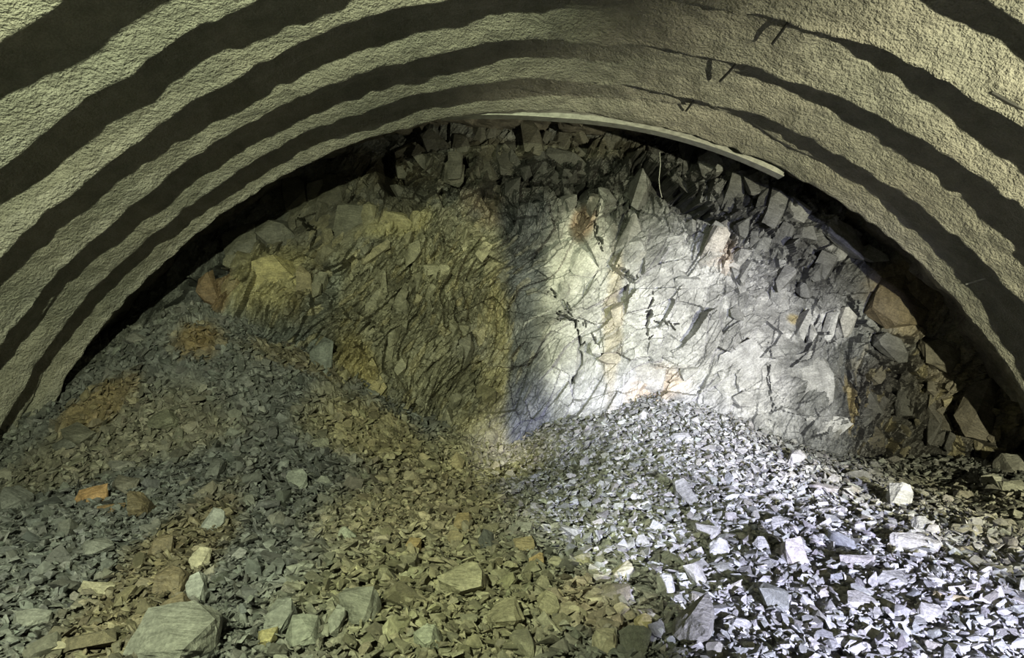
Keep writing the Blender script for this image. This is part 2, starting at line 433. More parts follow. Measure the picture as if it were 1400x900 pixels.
# open joints and clefts: (polyline, half width m, depth m)
JO = [([(762,428),(790,440),(797,470),(791,505),(786,525)], 0.035, 0.45), ([(752,395),(765,412),(790,437)], 0.02, 0.22), ([(800,440),(820,478)], 0.014, 0.15),
      ([(888,400),(885,440),(882,478)], 0.020, 0.30), ([(880,428),(925,452)], 0.014, 0.18), ([(836,366),(866,384)], 0.018, 0.2), ([(798,372),(798,405)], 0.014, 0.16),
      ([(815,280),(818,315),(822,345)], 0.022, 0.3), ([(1043,470),(1040,560)], 0.010, 0.15), ([(1168,480),(1166,560),(1164,610)], 0.02, 0.2),
      ([(1097,455),(1110,430)], 0.016, 0.2), ([(1107,462),(1122,432)], 0.016, 0.2), ([(1120,465),(1135,435)], 0.014, 0.2), ([(1128,470),(1150,440)], 0.02, 0.25),
      ([(1175,400),(1180,440),(1215,460),(1250,470)], 0.05, 0.4), ([(1100,330),(1130,345),(1165,350)], 0.06, 0.4), ([(1215,520),(1250,545),(1265,590)], 0.04, 0.3), ([(1240,480),(1270,520),(1300,540)], 0.03, 0.25),
      ([(1190,480),(1230,500),(1250,520)], 0.02, 0.2), ([(1180,505),(1220,530)], 0.02, 0.2), ([(1230,600),(1260,640)], 0.03, 0.25), ([(1300,590),(1330,630)], 0.02, 0.2),
      ([(468,250),(450,290),(440,320)], 0.025, 0.3), ([(383,285),(400,300),(415,302)], 0.03, 0.3), ([(335,318),(352,345)], 0.03, 0.25), ([(360,345),(370,320)], 0.03, 0.25), ([(415,300),(412,335)], 0.015, 0.2),
      ([(505,200),(510,230),(520,250)], 0.09, 0.45), ([(545,190),(552,215)], 0.06, 0.3), ([(605,205),(625,195),(640,210)], 0.08, 0.4), ([(690,225),(720,235),(760,240)], 0.03, 0.3), ([(770,190),(775,220),(785,235)], 0.05, 0.35),
      ([(868,190),(905,225),(940,260),(985,298)], 0.30, 0.95), ([(508,185),(530,250)], 0.26, 0.8), ([(265,375),(280,370),(300,365)], 0.12, 0.5), ([(230,390),(255,380)], 0.1, 0.4), ([(600,320),(625,340)], 0.012, 0.1), ([(470,480),(450,530)], 0.015, 0.12), ([(420,470),(400,520),(390,545)], 0.03, 0.2),
      ([(985,300),(1000,330),(990,355)], 0.03, 0.25), ([(1030,305),(1060,325)], 0.04, 0.3), ([(1060,380),(1075,350)], 0.02, 0.2), ([(950,245),(975,290)], 0.05, 0.3)]
jw = 0.5 * facets(X * 13, Zz * 9, 501, 1.5)[0]
for poly, hw, dep in JO:
    pts = [((p[0] - 700) * FD / 1000, CZ + (450 - p[1]) * FD / 1000) for p in poly]
    xmin = min(p[0] for p in pts) - 0.6; xmax = max(p[0] for p in pts) + 0.6
    i0, i1 = np.searchsorted(xs, [xmin, xmax])
    if i1 <= i0: continue
    Xs = X[i0:i1] + 0.06 * jw[i0:i1]; Zs = Zz[i0:i1] + 0.06 * jw[i0:i1]
    dm = np.full(Xs.shape, 9e9)
    for (ax_, az_), (bx_, bz_) in zip(pts[:-1], pts[1:]):
        dx, dz = bx_ - ax_, bz_ - az_; L2 = dx * dx + dz * dz + 1e-9
        t = np.clip(((Xs - ax_) * dx + (Zs - az_) * dz) / L2, 0, 1)
        dm = np.minimum(dm, np.hypot(Xs - ax_ - t * dx, Zs - az_ - t * dz))
    mxp = 0.5 * (pts[0][0] + pts[-1][0]); mzp = 0.5 * (pts[0][1] + pts[-1][1]); hl = 0.5 * math.hypot(pts[0][0] - pts[-1][0], pts[0][1] - pts[-1][1]) + 0.05
    tp = np.clip(1.05 - (np.hypot(X[i0:i1] - mxp, Zz[i0:i1] - mzp) / hl) ** 2 * 0.75, 0.2, 1)
    D[i0:i1] += dep * tp * (1 - smooth(0.5, 1.1, dm / (hw * 0.8 * tp) + 0.7 * jw[i0:i1]))

FACE_Z = [
    (560, 430, 190, 200, 0, (0.150, 0.142, 0.098), 0.95), (600, 350, 90, 60, 0, (0.19, 0.18, 0.12), 0.6),
    (370, 385, 62, 66, 0, (0.24, 0.215, 0.12), 0.9), (420, 400, 20, 70, 15, (0.10, 0.08, 0.04), 0.6), (530, 300, 60, 22, -10, (0.28, 0.255, 0.14), 0.7),
    (350, 520, 150, 90, 0, (0.095, 0.105, 0.098), 0.95), (440, 400, 25, 50, 10, (0.12, 0.13, 0.115), 0.6),
    (500, 530, 30, 90, -25, (0.19, 0.16, 0.075), 0.85), (520, 590, 60, 40, 0, (0.20, 0.175, 0.085), 0.8), (650, 600, 55, 45, 0, (0.27, 0.245, 0.16), 0.8),
    (680, 470, 22, 110, 0, (0.27, 0.24, 0.13), 0.6), (670, 265, 45, 40, 0, (0.15, 0.12, 0.085), 0.7),
    (930, 450, 215, 150, 0, (0.33, 0.33, 0.335), 0.97), (800, 420, 70, 160, 0, (0.34, 0.34, 0.335), 0.9),
    (722, 290, 40, 150, 4, (0.050, 0.054, 0.062), 0.97), (718, 460, 26, 160, 2, (0.075, 0.08, 0.092), 0.85), (724, 570, 34, 70, 0, (0.08, 0.084, 0.10), 0.9),
    (800, 300, 16, 28, 10, (0.22, 0.14, 0.09), 0.7), (838, 430, 12, 130, 3, (0.27, 0.23, 0.16), 0.6), (895, 530, 48, 26, -25, (0.42, 0.34, 0.26), 0.75),
    (1084, 437, 12, 9, 0, (0.34, 0.28, 0.14), 0.8), (1160, 555, 7, 40, 0, (0.38, 0.30, 0.12), 0.7), (990, 345, 22, 30, 0, (0.30, 0.23, 0.18), 0.6),
    (720, 215, 360, 58, 0, (0.026, 0.026, 0.025), 0.95), (1060, 270, 150, 100, 20, (0.065, 0.065, 0.066), 0.9), (1150, 370, 90, 60, 0, (0.06, 0.06, 0.06), 0.8),  # dark slate under the crown, colour deepened further to paint in its dimness
    (430, 270, 120, 62, -15, (0.070, 0.065, 0.050), 0.9), (730, 180, 150, 22, 0, (0.075, 0.07, 0.052), 0.85), (480, 235, 190, 58, -8, (0.050, 0.047, 0.036), 0.8), (520, 215, 60, 40, 0, (0.06, 0.05, 0.032), 0.7),  # upper-left zones coloured darker to stand in for the last ring's shadow
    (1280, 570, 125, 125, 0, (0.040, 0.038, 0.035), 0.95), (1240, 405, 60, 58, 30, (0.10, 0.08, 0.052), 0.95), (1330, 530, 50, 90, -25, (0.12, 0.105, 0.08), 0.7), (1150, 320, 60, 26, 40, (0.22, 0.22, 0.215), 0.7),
    (295, 395, 16, 32, 0, (0.14, 0.09, 0.045), 0.8), (280, 490, 26, 22, 0, (0.19, 0.12, 0.04), 0.8), (190, 540, 40, 40, 0, (0.13, 0.10, 0.05), 0.7),
]
nzc = fbm(X * 2.2, Zz * 2.2, X * 0, 4, 511)
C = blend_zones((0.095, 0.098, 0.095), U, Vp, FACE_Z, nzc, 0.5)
var = (0.72 + 0.28 * big_r + 0.30 * r2_ * 0.8 + 0.30 * (r4_ - 0.3) * (1 - pale) + 0.12 * r6_ * pale)
C = C * var[..., None] * (1 + 0.55 * fbm(X * 1.3 + Zz * 0.6, Zz * 1.1, X * 0, 4, 531))[..., None]
# iron staining on single cleavage plates, pale dust veins in the slabs
st = ((r4_ > 0.84) * foli * 0.45)[..., None]; C = C * (1 - st) + np.array((0.23, 0.20, 0.115)) * st
vein = (1 - smooth(0.0, 0.05, np.abs(fbm(a4 * 0.8, b4 * 3.2, X * 0, 3, 521))))[..., None] * 0.5 * pale[..., None]
C = C * (1 - vein) + np.array((0.5, 0.5, 0.5)) * vein
keep = np.hypot(X - AX, Zz - AZ) < 6.75
V = np.stack([X, D, Zz], -1).reshape(-1, 3)
F = grid_faces(nx, nz_)
kf = keep.ravel()[F].all(1)
F = F[kf]
used = np.zeros(len(V), bool); used[F.ravel()] = True
remap = np.cumsum(used) - 1
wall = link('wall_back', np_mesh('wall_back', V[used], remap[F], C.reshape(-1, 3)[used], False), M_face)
tag(wall, 'fractured slate excavation face, ochre on the west half and pale grey on the east', 'rock face', kind='structure')
def face_depth(x, z):
    i = int(np.clip(np.searchsorted(xs, x), 1, nx - 2)); j = int(np.clip(np.searchsorted(zs, z), 1, nz_ - 2))
    return float(np.median(D[i - 1:i + 2, j - 1:j + 2]))
def face_color(x, z):
    i = int(np.clip(np.searchsorted(xs, x), 1, nx - 2)); j = int(np.clip(np.searchsorted(zs, z), 1, nz_ - 2))
    return C[i, j]

# ------------------------------------------------------------------ stone shapes
def hull_mesh(name, dims, npts, seed, flat=2.6, bevel=0.0):
    """angular cleaved fragment: convex hull of points on a squarish solid, cut by cleavage"""
    r = random.Random(seed); bm = bmesh.new()
    for i in range(npts):
        v = Vector((r.gauss(0, 1), r.gauss(0, 1), r.gauss(0, 1)))
        if v.length < 1e-4: continue
        v.normalize()
        p = 4.5
        n = (abs(v.x) ** p + abs(v.y) ** p + abs(v.z) ** p) ** (1 / p)
        v = v / n * r.uniform(0.82, 1.0)
        if abs(v.z) > 0.45: v.z = math.copysign(r.choice((0.9, 0.9, 1.0, 0.75)), v.z)      # parallel cleavage faces
        bm.verts.new((v.x * dims[0] / 2, v.y * dims[1] / 2, v.z * dims[2] / 2))
    res = bmesh.ops.convex_hull(bm, input=bm.verts)
    bmesh.ops.delete(bm, geom=[g for g in res['geom_interior'] if isinstance(g, bmesh.types.BMVert)], context='VERTS')
    loose = [v for v in bm.verts if not v.link_faces]
    bmesh.ops.delete(bm, geom=loose, context='VERTS')
    bmesh.ops.dissolve_limit(bm, angle_limit=math.radians(9), verts=bm.verts, edges=bm.edges)
    if bevel > 0:
        bmesh.ops.bevel(bm, geom=bm.edges[:], offset=bevel, segments=1, affect='EDGES', profile=0.6)
    bmesh.ops.triangulate(bm, faces=bm.faces)
    me = bpy.data.meshes.new(name); bm.to_mesh(me); bm.free()
    return me

def rough_stone(name, dims, seed, cuts=2, npts=22, amp=0.045):
    """larger stone: hull, subdivided and chipped along cleavage"""
    me = hull_mesh(name, (1, 1, 1), npts, seed)
    bm = bmesh.new(); bm.from_mesh(me); bpy.data.meshes.remove(me)
    bmesh.ops.subdivide_edges(bm, edges=bm.edges[:], cuts=cuts, use_grid_fill=True)
    bmesh.ops.triangulate(bm, faces=bm.faces)
    co = np.array([v.co[:] for v in bm.verts])
    n = fbm(co[:, 0] * 3 + seed, co[:, 1] * 3, co[:, 2] * 3, 3, seed)
    f, _, _ = facets((co[:, 0] + co[:, 2] * 0.4) * 3 + seed * 1.3, (co[:, 1] * 0.4 - co[:, 2]) * 7, seed + 9, 1.2)
    for v, a, b in zip(bm.verts, n, f):
        v.co = Vector(v.co) * (1 + amp * a + amp * 0.9 * b)
        v.co.x *= dims[0]; v.co.y *= dims[1]; v.co.z *= dims[2]
    me = bpy.data.meshes.new(name); bm.to_mesh(me); bm.free()
    return me

def ground_frame(x, y):
    e = 0.12
    z = float(ground_lf(np.array([x]), np.array([y]))[0])
    zx = float(ground_lf(np.array([x + e]), np.array([y]))[0]); zy = float(ground_lf(np.array([x]), np.array([y + e]))[0])
    return z, Vector((-(zx - z) / e, -(zy - z) / e, 1)).normalized()

def hit_ground(px, py):
    """first crossing of a survey sight line with the pile"""
    ds = np.linspace(3.0, 9.6, 260)
    x = (px - 700) * ds / 1000; z = CZ + (450 - py) * ds / 1000
    g = ground_lf(x, ds)
    k = np.argmax(z <= g)
    if z[k] > g[k]: k = len(ds) - 1
    return float(x[k]), float(ds[k])

# ------------------------------------------------------------------ landmark stones on the pile
GREY = (0.15, 0.155, 0.145); DGREY = (0.10, 0.105, 0.10); OLIVE = (0.21, 0.19, 0.11); OCHRE = (0.28, 0.21, 0.085); BROWN = (0.12, 0.090, 0.045)
PALE = (0.34, 0.34, 0.33); CREAM = (0.46, 0.42, 0.28); RUST = (0.30, 0.16, 0.045); WARMP = (0.38, 0.34, 0.27); TAN = (0.30, 0.27, 0.18)
# px, py, width px, height px, thickness ratio, tilt towards viewer deg, spin deg, colour, short name used by neighbours, label
LM = [
 (632, 803, 70, 48, .8, 35, 10, (0.27, 0.25, 0.15), 'big olive boulder', 'big olive-buff boulder with a flat split face, low centre of the pile'),
 (240, 888, 128, 64, .7, 20, 5, (0.17, 0.175, 0.155), 'bottom-edge grey boulder', 'largest grey boulder, cut by the bottom edge of the picture'),
 (690, 850, 52, 38, .7, 30, -20, OLIVE, 'round olive block', 'rounded olive block below and right of the big olive-buff boulder'),
 (749, 832, 40, 30, .6, 40, 30, OLIVE, 'small olive block', 'olive block with a pale top, right of the rounded olive block'),
 (125, 684, 48, 26, .6, 35, -28, RUST, 'rust-orange slab', 'rust-orange streaked slab on the western heap'),
 (152, 697, 40, 14, .5, 25, -15, (0.22, 0.13, 0.045), 'rusty sliver', 'rusty brown sliver touching the rust-orange slab'),
 (292, 719, 36, 40, .35, 62, 15, (0.20, 0.21, 0.20), 'upright grey slab', 'mid-grey slab standing on edge, square face turned to the viewer'),
 (275, 767, 28, 34, .45, 50, 0, TAN, 'tan triangular stone', 'tan triangular stone below the upright grey slab'),
 (132, 811, 54, 22, .5, 30, 5, TAN, 'pale wedge', 'long pale wedge of stone on the lower western rubble'),
 (271, 811, 26, 48, .5, 55, -15, (0.19, 0.20, 0.19), 'tall grey billet', 'tall narrow grey billet of slate below the tan triangular stone'),
 (232, 803, 56, 36, .8, 30, 12, BROWN, 'brown boulder', 'dark brown boulder left of the tall grey billet'),
 (236, 843, 54, 34, .8, 30, -6, BROWN, 'lower brown boulder', 'dark brown boulder resting above the largest grey boulder'),
 (222, 755, 44, 36, .6, 45, 20, BROWN, 'brown leaning slab', 'brown slab leaning in the brown run of stones'),
 (190, 700, 34, 36, .8, 35, 0, BROWN, 'brown knob', 'knobbly brown stone right of the rust-orange slab'),
 (172, 668, 40, 26, .7, 35, 14, (0.105, 0.095, 0.075), 'dark brown cobble', 'dark brown cobble just above the knobbly brown stone'),
 (165, 640, 42, 22, .4, 35, 5, (0.17, 0.165, 0.15), 'flat grey plate', 'flat grey plate high on the western rubble slope'),
 (295, 646, 20, 42, .45, 60, 5, DGREY, 'upright dark shard', 'dark shard standing upright on the western slope'),
 (850, 787, 32, 26, .8, 35, 0, CREAM, 'cream lump', 'cream-coloured lump beside the edge of the white-lit slope'),
 (880, 859, 26, 22, .8, 30, 0, (0.40, 0.33, 0.15), 'yellow cobble', 'small yellow cobble in dark ground near the bottom edge'),
 (826, 887, 36, 30, .9, 20, 10, TAN, 'tan block', 'squat tan block at the bottom edge, right of centre'),
 (585, 881, 42, 32, .7, 30, 0, (0.25, 0.27, 0.20), 'greenish cobble', 'greenish-grey smooth cobble at the bottom edge'),
 (946, 868, 56, 60, .9, 30, 8, (0.15, 0.145, 0.13), 'dark bottom boulder', 'dark grey-brown boulder at the bottom edge under the lit slope'),
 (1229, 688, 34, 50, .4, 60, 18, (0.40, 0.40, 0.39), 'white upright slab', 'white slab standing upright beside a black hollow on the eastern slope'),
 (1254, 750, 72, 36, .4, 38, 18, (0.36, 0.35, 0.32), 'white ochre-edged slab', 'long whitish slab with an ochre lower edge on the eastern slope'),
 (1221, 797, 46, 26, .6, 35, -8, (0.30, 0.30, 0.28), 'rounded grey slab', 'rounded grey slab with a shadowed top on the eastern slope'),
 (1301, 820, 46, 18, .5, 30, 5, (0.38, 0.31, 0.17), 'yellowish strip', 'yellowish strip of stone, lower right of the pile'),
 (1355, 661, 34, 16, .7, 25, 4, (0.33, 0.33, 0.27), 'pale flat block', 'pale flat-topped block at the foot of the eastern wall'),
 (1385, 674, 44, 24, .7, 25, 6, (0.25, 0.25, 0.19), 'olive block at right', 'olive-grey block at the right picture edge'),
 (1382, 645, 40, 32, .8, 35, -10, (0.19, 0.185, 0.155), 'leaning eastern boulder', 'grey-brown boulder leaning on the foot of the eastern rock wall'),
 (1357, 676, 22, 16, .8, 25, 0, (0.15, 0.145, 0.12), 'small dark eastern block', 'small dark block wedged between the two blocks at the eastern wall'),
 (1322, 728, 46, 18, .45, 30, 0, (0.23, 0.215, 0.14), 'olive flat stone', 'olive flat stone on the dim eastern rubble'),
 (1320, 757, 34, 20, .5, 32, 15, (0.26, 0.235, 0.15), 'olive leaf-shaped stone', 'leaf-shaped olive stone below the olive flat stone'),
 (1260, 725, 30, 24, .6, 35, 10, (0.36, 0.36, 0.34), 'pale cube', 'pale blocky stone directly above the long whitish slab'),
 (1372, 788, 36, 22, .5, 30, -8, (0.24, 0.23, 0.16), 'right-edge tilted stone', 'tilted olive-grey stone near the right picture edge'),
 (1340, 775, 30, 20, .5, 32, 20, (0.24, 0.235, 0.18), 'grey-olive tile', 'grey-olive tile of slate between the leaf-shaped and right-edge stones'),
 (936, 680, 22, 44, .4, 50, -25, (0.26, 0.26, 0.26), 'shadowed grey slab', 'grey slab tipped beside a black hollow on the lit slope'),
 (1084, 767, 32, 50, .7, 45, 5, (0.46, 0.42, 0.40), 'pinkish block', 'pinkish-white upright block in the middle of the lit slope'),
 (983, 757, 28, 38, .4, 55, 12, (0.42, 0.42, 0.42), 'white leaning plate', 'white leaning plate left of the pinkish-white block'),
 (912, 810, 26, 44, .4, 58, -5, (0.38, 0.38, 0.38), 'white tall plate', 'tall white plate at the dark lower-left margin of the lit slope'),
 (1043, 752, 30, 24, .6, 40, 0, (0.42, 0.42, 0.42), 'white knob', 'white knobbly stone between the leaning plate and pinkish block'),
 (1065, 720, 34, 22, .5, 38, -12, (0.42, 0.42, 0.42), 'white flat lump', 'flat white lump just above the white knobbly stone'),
 (490, 836, 62, 46, .7, 35, 12, (0.15, 0.155, 0.125), 'dark olive boulder', 'dark olive-grey boulder left of the big olive-buff boulder'),
 (416, 872, 58, 46, .6, 40, -8, (0.19, 0.205, 0.17), 'green-grey slab', 'broad green-grey slab at the bottom, left of centre'),
 (384, 853, 40, 60, .5, 50, 15, (0.15, 0.16, 0.145), 'grey cleaved slab', 'grey cleaved slab leaning left of the broad green-grey slab'),
 (366, 878, 30, 26, .7, 30, 0, (0.30, 0.26, 0.10), 'yellow-stained stone', 'yellow-stained stone in the hollow left of the green-grey slab'),
 (460, 858, 22, 42, .5, 55, 8, (0.20, 0.21, 0.18), 'grey-green tile', 'grey-green tile standing between the green-grey slab and dark olive boulder'),
 (405, 662, 36, 34, .4, 50, 6, (0.17, 0.185, 0.16), 'slate pair left', 'square slate plate, left one of a pair on the middle slope'),
 (441, 662, 26, 18, .4, 45, -10, (0.20, 0.21, 0.18), 'slate pair right', 'small slate plate, right one of a pair on the middle slope'),
 (434, 731, 28, 18, .5, 35, 15, TAN, 'buff oval stone', 'buff oval stone on the grey rubble left of the ochre ground'),
 (633, 719, 26, 30, .6, 45, -6, OCHRE, 'ochre block', 'square ochre block on the ochre ground'),
 (620, 742, 28, 22, .7, 35, 10, (0.27, 0.22, 0.11), 'ochre cobble', 'ochre cobble just below the square ochre block'),
 (566, 750, 22, 22, .7, 40, 0, (0.27, 0.19, 0.06), 'deep ochre stone', 'deep ochre stone left of the ochre cobble'),
 (716, 748, 34, 22, .6, 35, 8, (0.33, 0.26, 0.13), 'buff block', 'pale ochre block with an orange left end'),
 (664, 744, 26, 26, .7, 35, 0, (0.085, 0.09, 0.085), 'black-grey lump', 'blackish lump among the ochre stones'),
 (733, 771, 24, 20, .6, 35, 0, (0.38, 0.26, 0.10), 'orange-buff stone', 'orange-buff stone below the pale ochre block'),
 (760, 775, 24, 22, .6, 40, 20, (0.32, 0.30, 0.20), 'pale triangular stone', 'pale triangular stone right of the orange-buff stone'),
 (796, 770, 32, 20, .5, 38, -22, (0.36, 0.33, 0.22), 'cream strip', 'cream strip of stone left of the cream lump'),
 (475, 737, 26, 28, .5, 50, 5, (0.25, 0.27, 0.20), 'pale slate chip', 'pale greenish chip of slate on the left margin of the ochre ground'),
 (187, 467, 28, 18, .5, 50, -5, (0.22, 0.215, 0.195), 'high pale block', 'small pale block perched high on the western heap by the ring'),
 (222, 580, 50, 28, .7, 35, 5, (0.15, 0.15, 0.10), 'rounded heap boulder', 'rounded olive boulder high on the western heap'),
 (110, 600, 48, 28, .7, 35, 10, (0.10, 0.095, 0.07), 'dark heap boulder', 'dark brown-grey boulder beside the foot of the western ring'),
 (22, 690, 46, 40, .6, 35, 30, (0.15, 0.155, 0.15), 'left-edge grey slab', 'grey slab at the left picture edge below the ring foot'),
 (90, 610, 34, 22, .5, 35, -20, (0.10, 0.10, 0.085), 'left foot plate', 'dark plate between the ring foot and the brown-grey boulder'),
 (45, 855, 50, 34, .5, 30, 0, (0.16, 0.165, 0.15), 'corner slab', 'flat grey slab near the lower left corner'),
 (130, 755, 46, 34, .5, 40, 15, (0.13, 0.135, 0.125), 'broad dark slab', 'broad dark-grey slab right of the dusty left edge'),
 (930, 600, 26, 16, .5, 40, -8, (0.34, 0.34, 0.36), 'top slope plate', 'whitish plate on the crest of the lit slope under the face'),
 (1014, 860, 40, 24, .5, 35, 25, (0.34, 0.34, 0.34), 'lower lit plate', 'whitish plate right of the dark bottom boulder'),
 (1180, 830, 46, 30, .5, 35, 28, (0.34, 0.33, 0.31), 'striated slab', 'striated grey slab low on the lit slope'),
 (1272, 845, 34, 30, .5, 40, 30, (0.33, 0.32, 0.30), 'lower right chunk', 'pale chunk left of the yellowish strip'),
]
placed = []           # (px, py, half extent) of stones already set
stones = []
def set_stone(me, x, y, normal, tilt_dir, spin, sink, scale, color):
    o = bpy.data.objects.new('slate_stone', me); COL.objects.link(o)
    if not me.materials: me.materials.append(M_stone)
    q = normal.to_track_quat('Z', 'Y').to_matrix()
    o.rotation_euler = (q @ Euler((tilt_dir[0], tilt_dir[1], spin)).to_matrix()).to_euler()
    z = ground_frame(x, y)[0]
    o.location = Vector((x, y, z)) + normal * sink
    o.scale = (scale,) * 3 if np.isscalar(scale) else scale
    o.color = (*color, 1)
    return o

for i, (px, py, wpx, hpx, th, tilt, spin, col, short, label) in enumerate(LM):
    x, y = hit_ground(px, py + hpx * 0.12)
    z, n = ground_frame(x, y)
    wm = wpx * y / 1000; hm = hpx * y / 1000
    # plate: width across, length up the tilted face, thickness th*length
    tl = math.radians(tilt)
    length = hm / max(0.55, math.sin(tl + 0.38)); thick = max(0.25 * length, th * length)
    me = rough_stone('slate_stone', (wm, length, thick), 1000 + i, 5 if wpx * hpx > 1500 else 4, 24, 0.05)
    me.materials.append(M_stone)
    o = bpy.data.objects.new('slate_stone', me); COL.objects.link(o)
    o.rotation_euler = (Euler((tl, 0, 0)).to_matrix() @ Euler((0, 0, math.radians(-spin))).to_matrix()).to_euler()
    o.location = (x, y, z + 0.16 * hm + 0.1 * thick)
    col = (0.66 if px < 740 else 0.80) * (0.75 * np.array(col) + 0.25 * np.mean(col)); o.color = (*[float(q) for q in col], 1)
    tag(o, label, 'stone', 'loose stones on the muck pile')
    placed.append((px, py, max(wpx, hpx) * 0.5)); stones.append((px, py, short))

# ------------------------------------------------------------------ further single stones
protos = []
for i in range(36):
    a = random.uniform(0.75, 1.25); b = random.uniform(0.55, 0.95); c = random.uniform(0.25, 0.6)
    me = rough_stone('slate_stone', (a, b, c), 300 + i, 2, random.randint(13, 19), 0.045); me.materials.append(M_stone)
    protos.append(me)
NEXTRA = 300 - len(LM)
ORD = ['nearest', 'second', 'third', 'fourth', 'fifth', 'sixth', 'seventh', 'eighth', 'ninth', 'tenth', 'eleventh', 'twelfth']
pend = []; tries = 0
while len(pend) < NEXTRA and tries < 20000:
    tries += 1
    px = random.uniform(5, 1395); py = 900 - 285 * (random.random() ** 1.15)
    if py < 620 + 60 * abs(px - 850) / 850 * (1 if px < 600 else 0.3): continue
    sz = random.choice((18, 21, 24, 28, 34, 42)) * (0.65 + 0.75 * (py - 600) / 300)
    if 640 < px < 1000 and py < 720: sz *= 0.75
    if any((px - a) ** 2 + ((py - b) * 1.3) ** 2 < (sz * 0.42 + c * 0.95) ** 2 for a, b, c in placed): continue
    placed.append((px, py, sz * 0.5)); pend.append((px, py, sz))
def shade_word(c):
    r, g, b = c; L = (r + g + b) / 3
    if b < 0.72 * r: return 'ochre' if r > 0.2 else 'brown'
    if b < 0.88 * r: return 'olive' if L < 0.27 else 'buff'
    return 'dark grey' if L < 0.12 else ('grey' if L < 0.24 else 'pale grey')
info = []
for (px, py, sz) in pend:
    x, y = hit_ground(px, py)
    z, n = ground_frame(x, y)
    c = floor_col(np.array([x]), np.array([y]))[0] * random.uniform(0.75, 1.75)
    c = [float(c[0] * random.uniform(.95, 1.07)), float(c[1]), float(c[2] * random.uniform(.9, 1.08))]
    me = random.choice(protos)
    s = sz * y / 1000 * 1.05
    o = set_stone(me, x, y, n, (random.gauss(0.15, 0.42), random.gauss(0, 0.4)), random.uniform(0, 6.28), s * 0.10 + 0.012, s, c)
    t = min(stones, key=lambda q: (q[0] - px) ** 2 + (q[1] - py) ** 2)
    dx, dy = px - t[0], py - t[1]
    a = math.degrees(math.atan2(-dy, dx)) % 360
    dname = ['to the right of', 'to the upper right of', 'above', 'to the upper left of', 'to the left of', 'to the lower left of', 'below', 'to the lower right of'][int(((a + 22.5) % 360) // 45)]
    info.append([o, t[2], dname, math.hypot(dx, dy), shade_word(c)])
from collections import defaultdict
grp = defaultdict(list)
for it in info: grp[(it[1], it[2])].append(it)
for (lm, dn), its in grp.items():
    its.sort(key=lambda q: q[3])
    for k, it in enumerate(its):
        if len(its) == 1: lab = f'{it[4]} slate fragment {dn} the {lm}'
        else: lab = f'{it[4]} slate fragment, {ORD[k]} one {dn} the {lm}'
        tag(it[0], lab, 'stone', 'loose stones on the muck pile')

# ------------------------------------------------------------------ the uncountable chips: one mesh
def proto_arrays(n, npts, seed0, lo, hi):
    out = []
    for i in range(n):
        r = random.Random(seed0 + i)
        me = hull_mesh('t', (r.uniform(0.8, 1.3), r.uniform(0.5, 0.95), r.uniform(lo, hi)), npts, seed0 + i)
        v = np.array([q.co[:] for q in me.vertices], np.float32); f = np.array([p.vertices[:] for p in me.polygons], np.int32)
        bpy.data.meshes.remove(me); out.append((v, f))
    return out

def rand_rot(n, normals, tilt):
    """per-item rotation: local z to normal, tilted, spun"""
    a = rng.uniform(0, 2 * np.pi, n); ta = rng.normal(0, tilt, n); tb = rng.normal(0, tilt, n)
    nn = normals + 0; t1 = np.cross(nn, np.tile([0.0, 1.0, 0.05], (n, 1))); t1 /= np.linalg.norm(t1, axis=1)[:, None]
    t2 = np.cross(nn, t1)
    nn = nn + t1 * np.tan(np.clip(ta, -1.2, 1.2))[:, None] + t2 * np.tan(np.clip(tb, -1.2, 1.2))[:, None]; nn /= np.linalg.norm(nn, axis=1)[:, None]
    t1 = t1 - nn * (t1 * nn).sum(1)[:, None]; t1 /= np.linalg.norm(t1, axis=1)[:, None]; t2 = np.cross(nn, t1)
    u = t1 * np.cos(a)[:, None] + t2 * np.sin(a)[:, None]; v = np.cross(nn, u)
    return np.stack([u, v, nn], -1)          # columns

def scatter(protos_a, pos, Rm, size, col):
    Vs, Fs, Cs = [], [], []; base = 0
    pick = rng.integers(0, len(protos_a), len(pos))
    for k, (v, f) in enumerate(protos_a):
        idx = np.nonzero(pick == k)[0]
        if not len(idx): continue
        W = np.einsum('nij,vj->nvi', Rm[idx], v) * size[idx][:, None, None] + pos[idx][:, None, :]
        Fk = f[None] + (np.arange(len(idx)) * len(v))[:, None, None] + base
        Vs.append(W.reshape(-1, 3)); Fs.append(Fk.reshape(-1, 3)); Cs.append(np.repeat(col[idx], len(v), axis=0))
        base += len(idx) * len(v)
    return np.vstack(Vs), np.vstack(Fs), np.vstack(Cs)

pa = proto_arrays(26, 10, 5000, 0.14, 0.5)
N = 40000
y_ = 3.0 + 6.2 * rng.random(N * 2) ** 0.95
x_ = (rng.random(N * 2) * 2 - 1) * np.minimum(0.76 * y_ + 0.2, 5.9)
ok = (rng.random(N * 2) < np.clip(0.45 + y_ / 14, 0, 1)) & ~((y_ > 7.5) & (x_ < -0.9) & (rng.random(N * 2) < 0.25))
x_, y_ = x_[ok][:N], y_[ok][:N]; n_ = len(x_)
z_ = ground_lf(x_, y_); e = 0.1
nrm = np.stack([-(ground_lf(x_ + e, y_) - z_) / e, -(ground_lf(x_, y_ + e) - z_) / e, np.ones(n_)], -1)
nrm /= np.linalg.norm(nrm, axis=1)[:, None]
coarse = 0.5 + 0.5 * fbm(x_ * 0.8, y_ * 0.8, x_ * 0, 3, 601)
size = (0.030 + 0.085 * rng.random(n_) ** 2.6) * (0.75 + 0.7 * coarse)
mid = np.exp(-((x_ + 0.2) / 1.1) ** 2); size *= 1 - 0.30 * mid
pos = np.stack([x_, y_, z_ - 0.012 + 0.05 * rng.random(n_)], -1)
